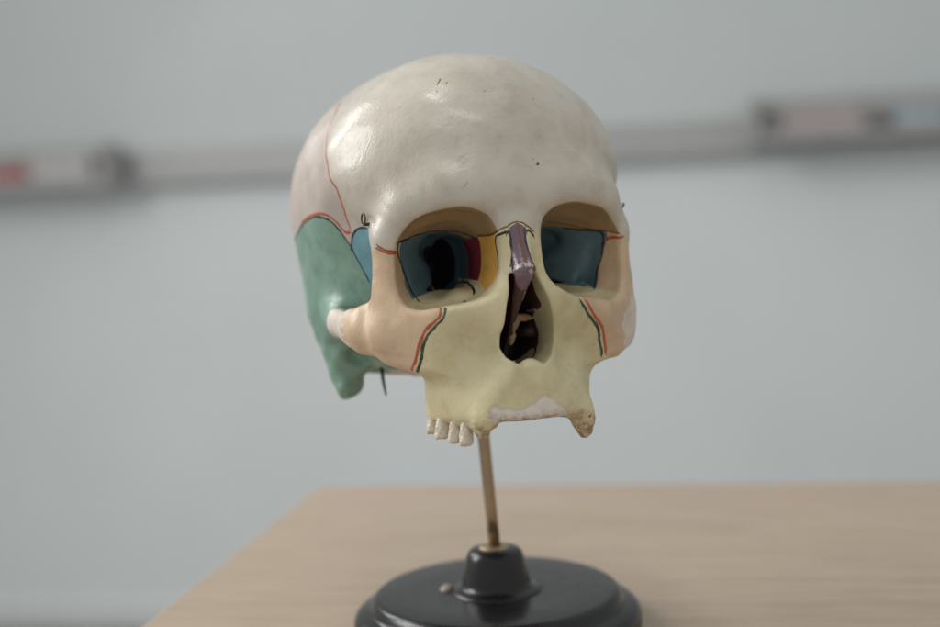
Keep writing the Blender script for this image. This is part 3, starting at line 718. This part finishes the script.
names = [n_ for n_, _ in fields(V[:8])]
PART = {}
A = ATN; rem = TR
FV = [np.asarray(v_, float) for _, v_ in fields(V)]
for i, nm in enumerate(names):
    ins, rem, A = clip(rem, FV[i], A)
    n0 = len(FV[0])
    if len(A) > n0:
        FV = [np.concatenate([a_, np.asarray(b_, float)]) for a_, (_, b_) in zip(FV, fields(A[n0:, :3]))]
    PART[nm] = ins
def pieces(tri):
    """edge-connected pieces of a triangle set, largest first"""
    e = np.sort(np.concatenate([tri[:, [0, 1]], tri[:, [1, 2]], tri[:, [2, 0]]]), 1).astype(np.int64)
    _, inv = np.unique(e[:, 0]*(int(tri.max())+1)+e[:, 1], return_inverse=True)
    inv = inv.reshape(3, -1).T; lab = np.arange(len(tri))
    while True:
        el = np.full(inv.max()+1, len(tri))
        for c_ in range(3): np.minimum.at(el, inv[:, c_], lab)
        new = np.minimum(lab, el[inv].min(1)); new = new[new]; new = new[new]
        if (new == lab).all(): break
        lab = new
    ids, cnt = np.unique(lab, return_counts=True)
    return [tri[lab == i_] for i_ in ids[np.argsort(-cnt)]]
# crumbs left by the cutting go to the bone they touch
big, crumbs = {}, []
for nm in names:
    if len(PART[nm]) == 0: big[nm] = PART[nm]; continue
    ps = pieces(PART[nm]); big[nm] = np.concatenate([p_ for j_, p_ in enumerate(ps) if j_ == 0 or len(p_) > 150])
    crumbs += [p_ for j_, p_ in enumerate(ps) if j_ and len(p_) <= 150]
for _ in range(3):
    left = []
    owner = np.full(len(A), -1)
    for j_, nm in enumerate(names): owner[big[nm].ravel()] = j_
    for p_ in crumbs:
        o_ = owner[np.unique(p_)]; o_ = o_[o_ >= 0]
        if len(o_): nm = names[np.bincount(o_).argmax()]; big[nm] = np.concatenate([big[nm], p_])
        else: left.append(p_)
    crumbs = left
PART = big
def split_x(tri, A, x0=0.):
    l, r_, A = clip(tri, A[:, 0]-x0, A); return l, r_, A
keys = list(LINES)
def bone_obj(name, tri, material, parent=sk, label=None):
    if len(tri) == 0: return None
    ps = pieces(tri); small = [p_ for p_ in ps[1:] if len(p_) <= 12]
    if small: ps[0] = np.concatenate([ps[0]]+small)
    ps = [p_ for j_, p_ in enumerate(ps) if j_ == 0 or len(p_) > 12]; first = one_bone(name, ps[0], material, parent, label)
    for p_ in ps[1:]:
        if len(p_) > 12: one_bone(name, p_, material, parent, label)
    return first
def one_bone(name, tri, material, parent, label):
    u, inv = np.unique(tri, return_inverse=True); f_ = inv.reshape(-1, 3)
    D = A[u]; me = bpy.data.meshes.new(name)
    co = (D[:, :3]-ROOT)*.001
    me.vertices.add(len(co)); me.vertices.foreach_set('co', co.astype(F32).ravel())
    me.loops.add(f_.size); me.loops.foreach_set('vertex_index', f_.astype(np.int32).ravel())
    me.polygons.add(len(f_)); me.polygons.foreach_set('loop_start', np.arange(0, f_.size, 3, dtype=np.int32))
    me.polygons.foreach_set('use_smooth', np.ones(len(f_), bool))
    me.update(calc_edges=True)
    me.normals_split_custom_set_from_vertices((D[:, 3:6]/np.linalg.norm(D[:, 3:6], axis=1)[:, None]).tolist())
    for j, k in enumerate(keys):
        at = me.attributes.new('line_'+k, 'FLOAT_VECTOR', 'POINT'); at.data.foreach_set('vector', D[:, 6+3*j:9+3*j].astype(F32).ravel())
    return link(name, me, parent, material, label=label)
def pair(name, key, material, parents=(None, None), x0=1.0):
    global A
    l, r_, A = split_x(PART[key], A, x0)
    return [bone_obj(name, t_, material, p_ or sk) for t_, p_ in ((l, parents[0]), (r_, parents[1]))]
frontal = bone_obj('frontal_bone', PART['frontal'], M['frontal'])
pair('parietal_bone', 'parietal', M['parietal'])
bone_obj('occipital_bone', PART['occipital'], M['occipital'])
temporal = pair('temporal_bone', 'temporal', M['temporal'])
sphen = pair('sphenoid_wing', 'sphenoid', M['sphenoid'])
PART['zygoma'] = np.concatenate([PART['zygoma'], PART['zygo_orbit']])
zyg = pair('zygomatic_bone', 'zygoma', M['zygoma'])
PART['maxilla'] = np.concatenate([PART['maxilla'], PART['orbit_floor']])
maxilla = bone_obj('maxilla', PART['maxilla'], M['maxilla'])
bone_obj('alveolar_ridge', PART['alveolus'], M['alveolus'], maxilla, label='broken white plaster edge where the front teeth are missing')
pair('nasal_bone', 'nasal', M['nasal'], x0=-.5)
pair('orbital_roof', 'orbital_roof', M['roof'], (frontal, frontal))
ow = pair('orbital_wall', 'orbit_wall', M['shaded_blue'])
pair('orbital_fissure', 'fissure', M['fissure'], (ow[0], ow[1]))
pair('lacrimal_bone', 'lacrimal', M['lacrimal'])
pair('ethmoid_plate', 'ethmoid', M['ethmoid'])
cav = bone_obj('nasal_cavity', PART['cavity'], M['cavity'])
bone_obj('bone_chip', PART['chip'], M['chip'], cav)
pair('pterygoid_process', 'pterygoid', M['pterygoid'])
bone_obj('plaster_repair', PART['patch_arch'], M['plaster'], zyg[0])
bone_obj('plaster_repair', PART['patch_cheek'], M['plaster'], zyg[1])

# worn tooth stumps, each a small lumpy peg
def tooth(cx, cy, r, zt, zb, seed, lean=(0, 0)):
    rnd = random.Random(seed); ph = [rnd.uniform(0, 6) for _ in range(6)]
    ang = math.atan2(cy+61, cx)
    ux, uy = math.cos(ang), math.sin(ang)
    def fn(p):
        p = p.astype(F32); h = np.clip((p[:, 2]-zb)/(zt-zb), 0, 1)
        lx = p[:, 0]-cx-lean[0]*(1-h); ly = p[:, 1]-cy-lean[1]*(1-h)
        a_ = lx*ux+ly*uy; b2 = -lx*uy+ly*ux
        rr = r*(.86+.16*np.sin(h*3.0+ph[4]*.3))
        lx = lx+ux*1.6*h; ly = ly+uy*1.6*h; a_ = lx*ux+ly*uy; b2 = -lx*uy+ly*ux
        d = np.sqrt((a_/1.25)**2+b2**2)-rr
        d = smax(d, np.abs(p[:, 2]-(zt+zb)/2)-(zt-zb)/2, 1.6)
        return d+.28*np.sin(p[:, 0]*1.9+ph[0])*np.sin(p[:, 1]*1.7+ph[1])*np.sin(p[:, 2]*1.3+ph[2])+.12*np.sin(p[:, 2]*4+ph[3]+lx*2)
    v_, q_, n_ = mesh_sdf(fn, (cx-6, cy-6, zb-2), (cx+6, cy+6, zt+2), .45, 8, 1)
    me = mesh('tooth', (v_-ROOT)*.001, q_, True)
    return link('tooth', me, maxilla, M['tooth'])
for i, (cx, cy, r, zt, zb) in enumerate(TEETH): tooth(cx, cy, r, zt, zb, i)

# wire hooks at the temples and the styloid pin under the ear
def wire(name, pts, r, parent, material):
    v_, f_ = tube_data([(np.array(p)-ROOT)*.001 for p in pts], [x_*.001 for x_ in r] if isinstance(r, list) else r*.001, 8)
    return link(name, mesh(name, v_, f_, True), parent, material)
HK = np.array(HOOK_R)
loop = [HK+np.array((-1.2, 3.2*math.cos(a), 2.3*math.sin(a)+.5)) for a in np.linspace(-.6, 5.0, 18)]
wire('wire_hook', [HK+np.array((3.5, -2.5, -1.8))]+loop+[HK+np.array((2.5, 2.6, -1.8))], .38, frontal, M['wire'])
HL = np.array(HOOK_L)
wire('wire_hook', [HL+np.array(o_) for o_ in ((-3, 0, -.4), (0, -.6, 0), (1.6, -1.0, -.6), (2.2, -1.2, .3), (1.5, -1.0, 1.0))], .5, frontal, M['wire'])
wire('styloid_pin', STYLOID, [.9, .8, .65, .4], temporal[0] or sk, M['wire'])
M['occipital_dark'] = simple('pit_shadow_clay', (.12, .10, .07), .8)
PITS = [((-21.5, -67, 88.8), (2.4, .55), M['wire']), ((-18.5, -68.5, 87.5), (1.4, .45), M['wire']), ((-23.5, -70.5, 84.5), (1.0, .5), M['wire']),
        ((10.3, -88.1, 52.5), (1.5, 1.1), M['occipital_dark']), ((-20, -88.9, 45.2), (1.6, .8), M['blue_felt']), ((8.5, -87.5, 54.5), (.5, .3), M['wire'])]
# chips and pits knocked into the varnish of the forehead
for k, (pt, r, mt) in enumerate(PITS):
    pp, nn_ = settle(skull, np.array([pt], float), 4)
    c_ = pp[0]; nz = Vector(nn_[0]); a1 = nz.orthogonal().normalized(); a2 = nz.cross(a1)
    rnd = random.Random(k); vv = [c_+np.array(nz)*.06]; m_ = 11
    for j in range(m_):
        w = 2*math.pi*j/m_; q_ = rnd.uniform(.65, 1.2)
        vv.append(c_+(np.array(a1)*math.cos(w)*r[0]+np.array(a2)*math.sin(w)*r[1])*q_-np.array(nz)*.05)
    link('paint_chip', mesh('paint_chip', (np.array(vv)-ROOT)*.001, [(0, 1+j, 1+(j+1) % m_) for j in range(m_)], True), frontal, mt)
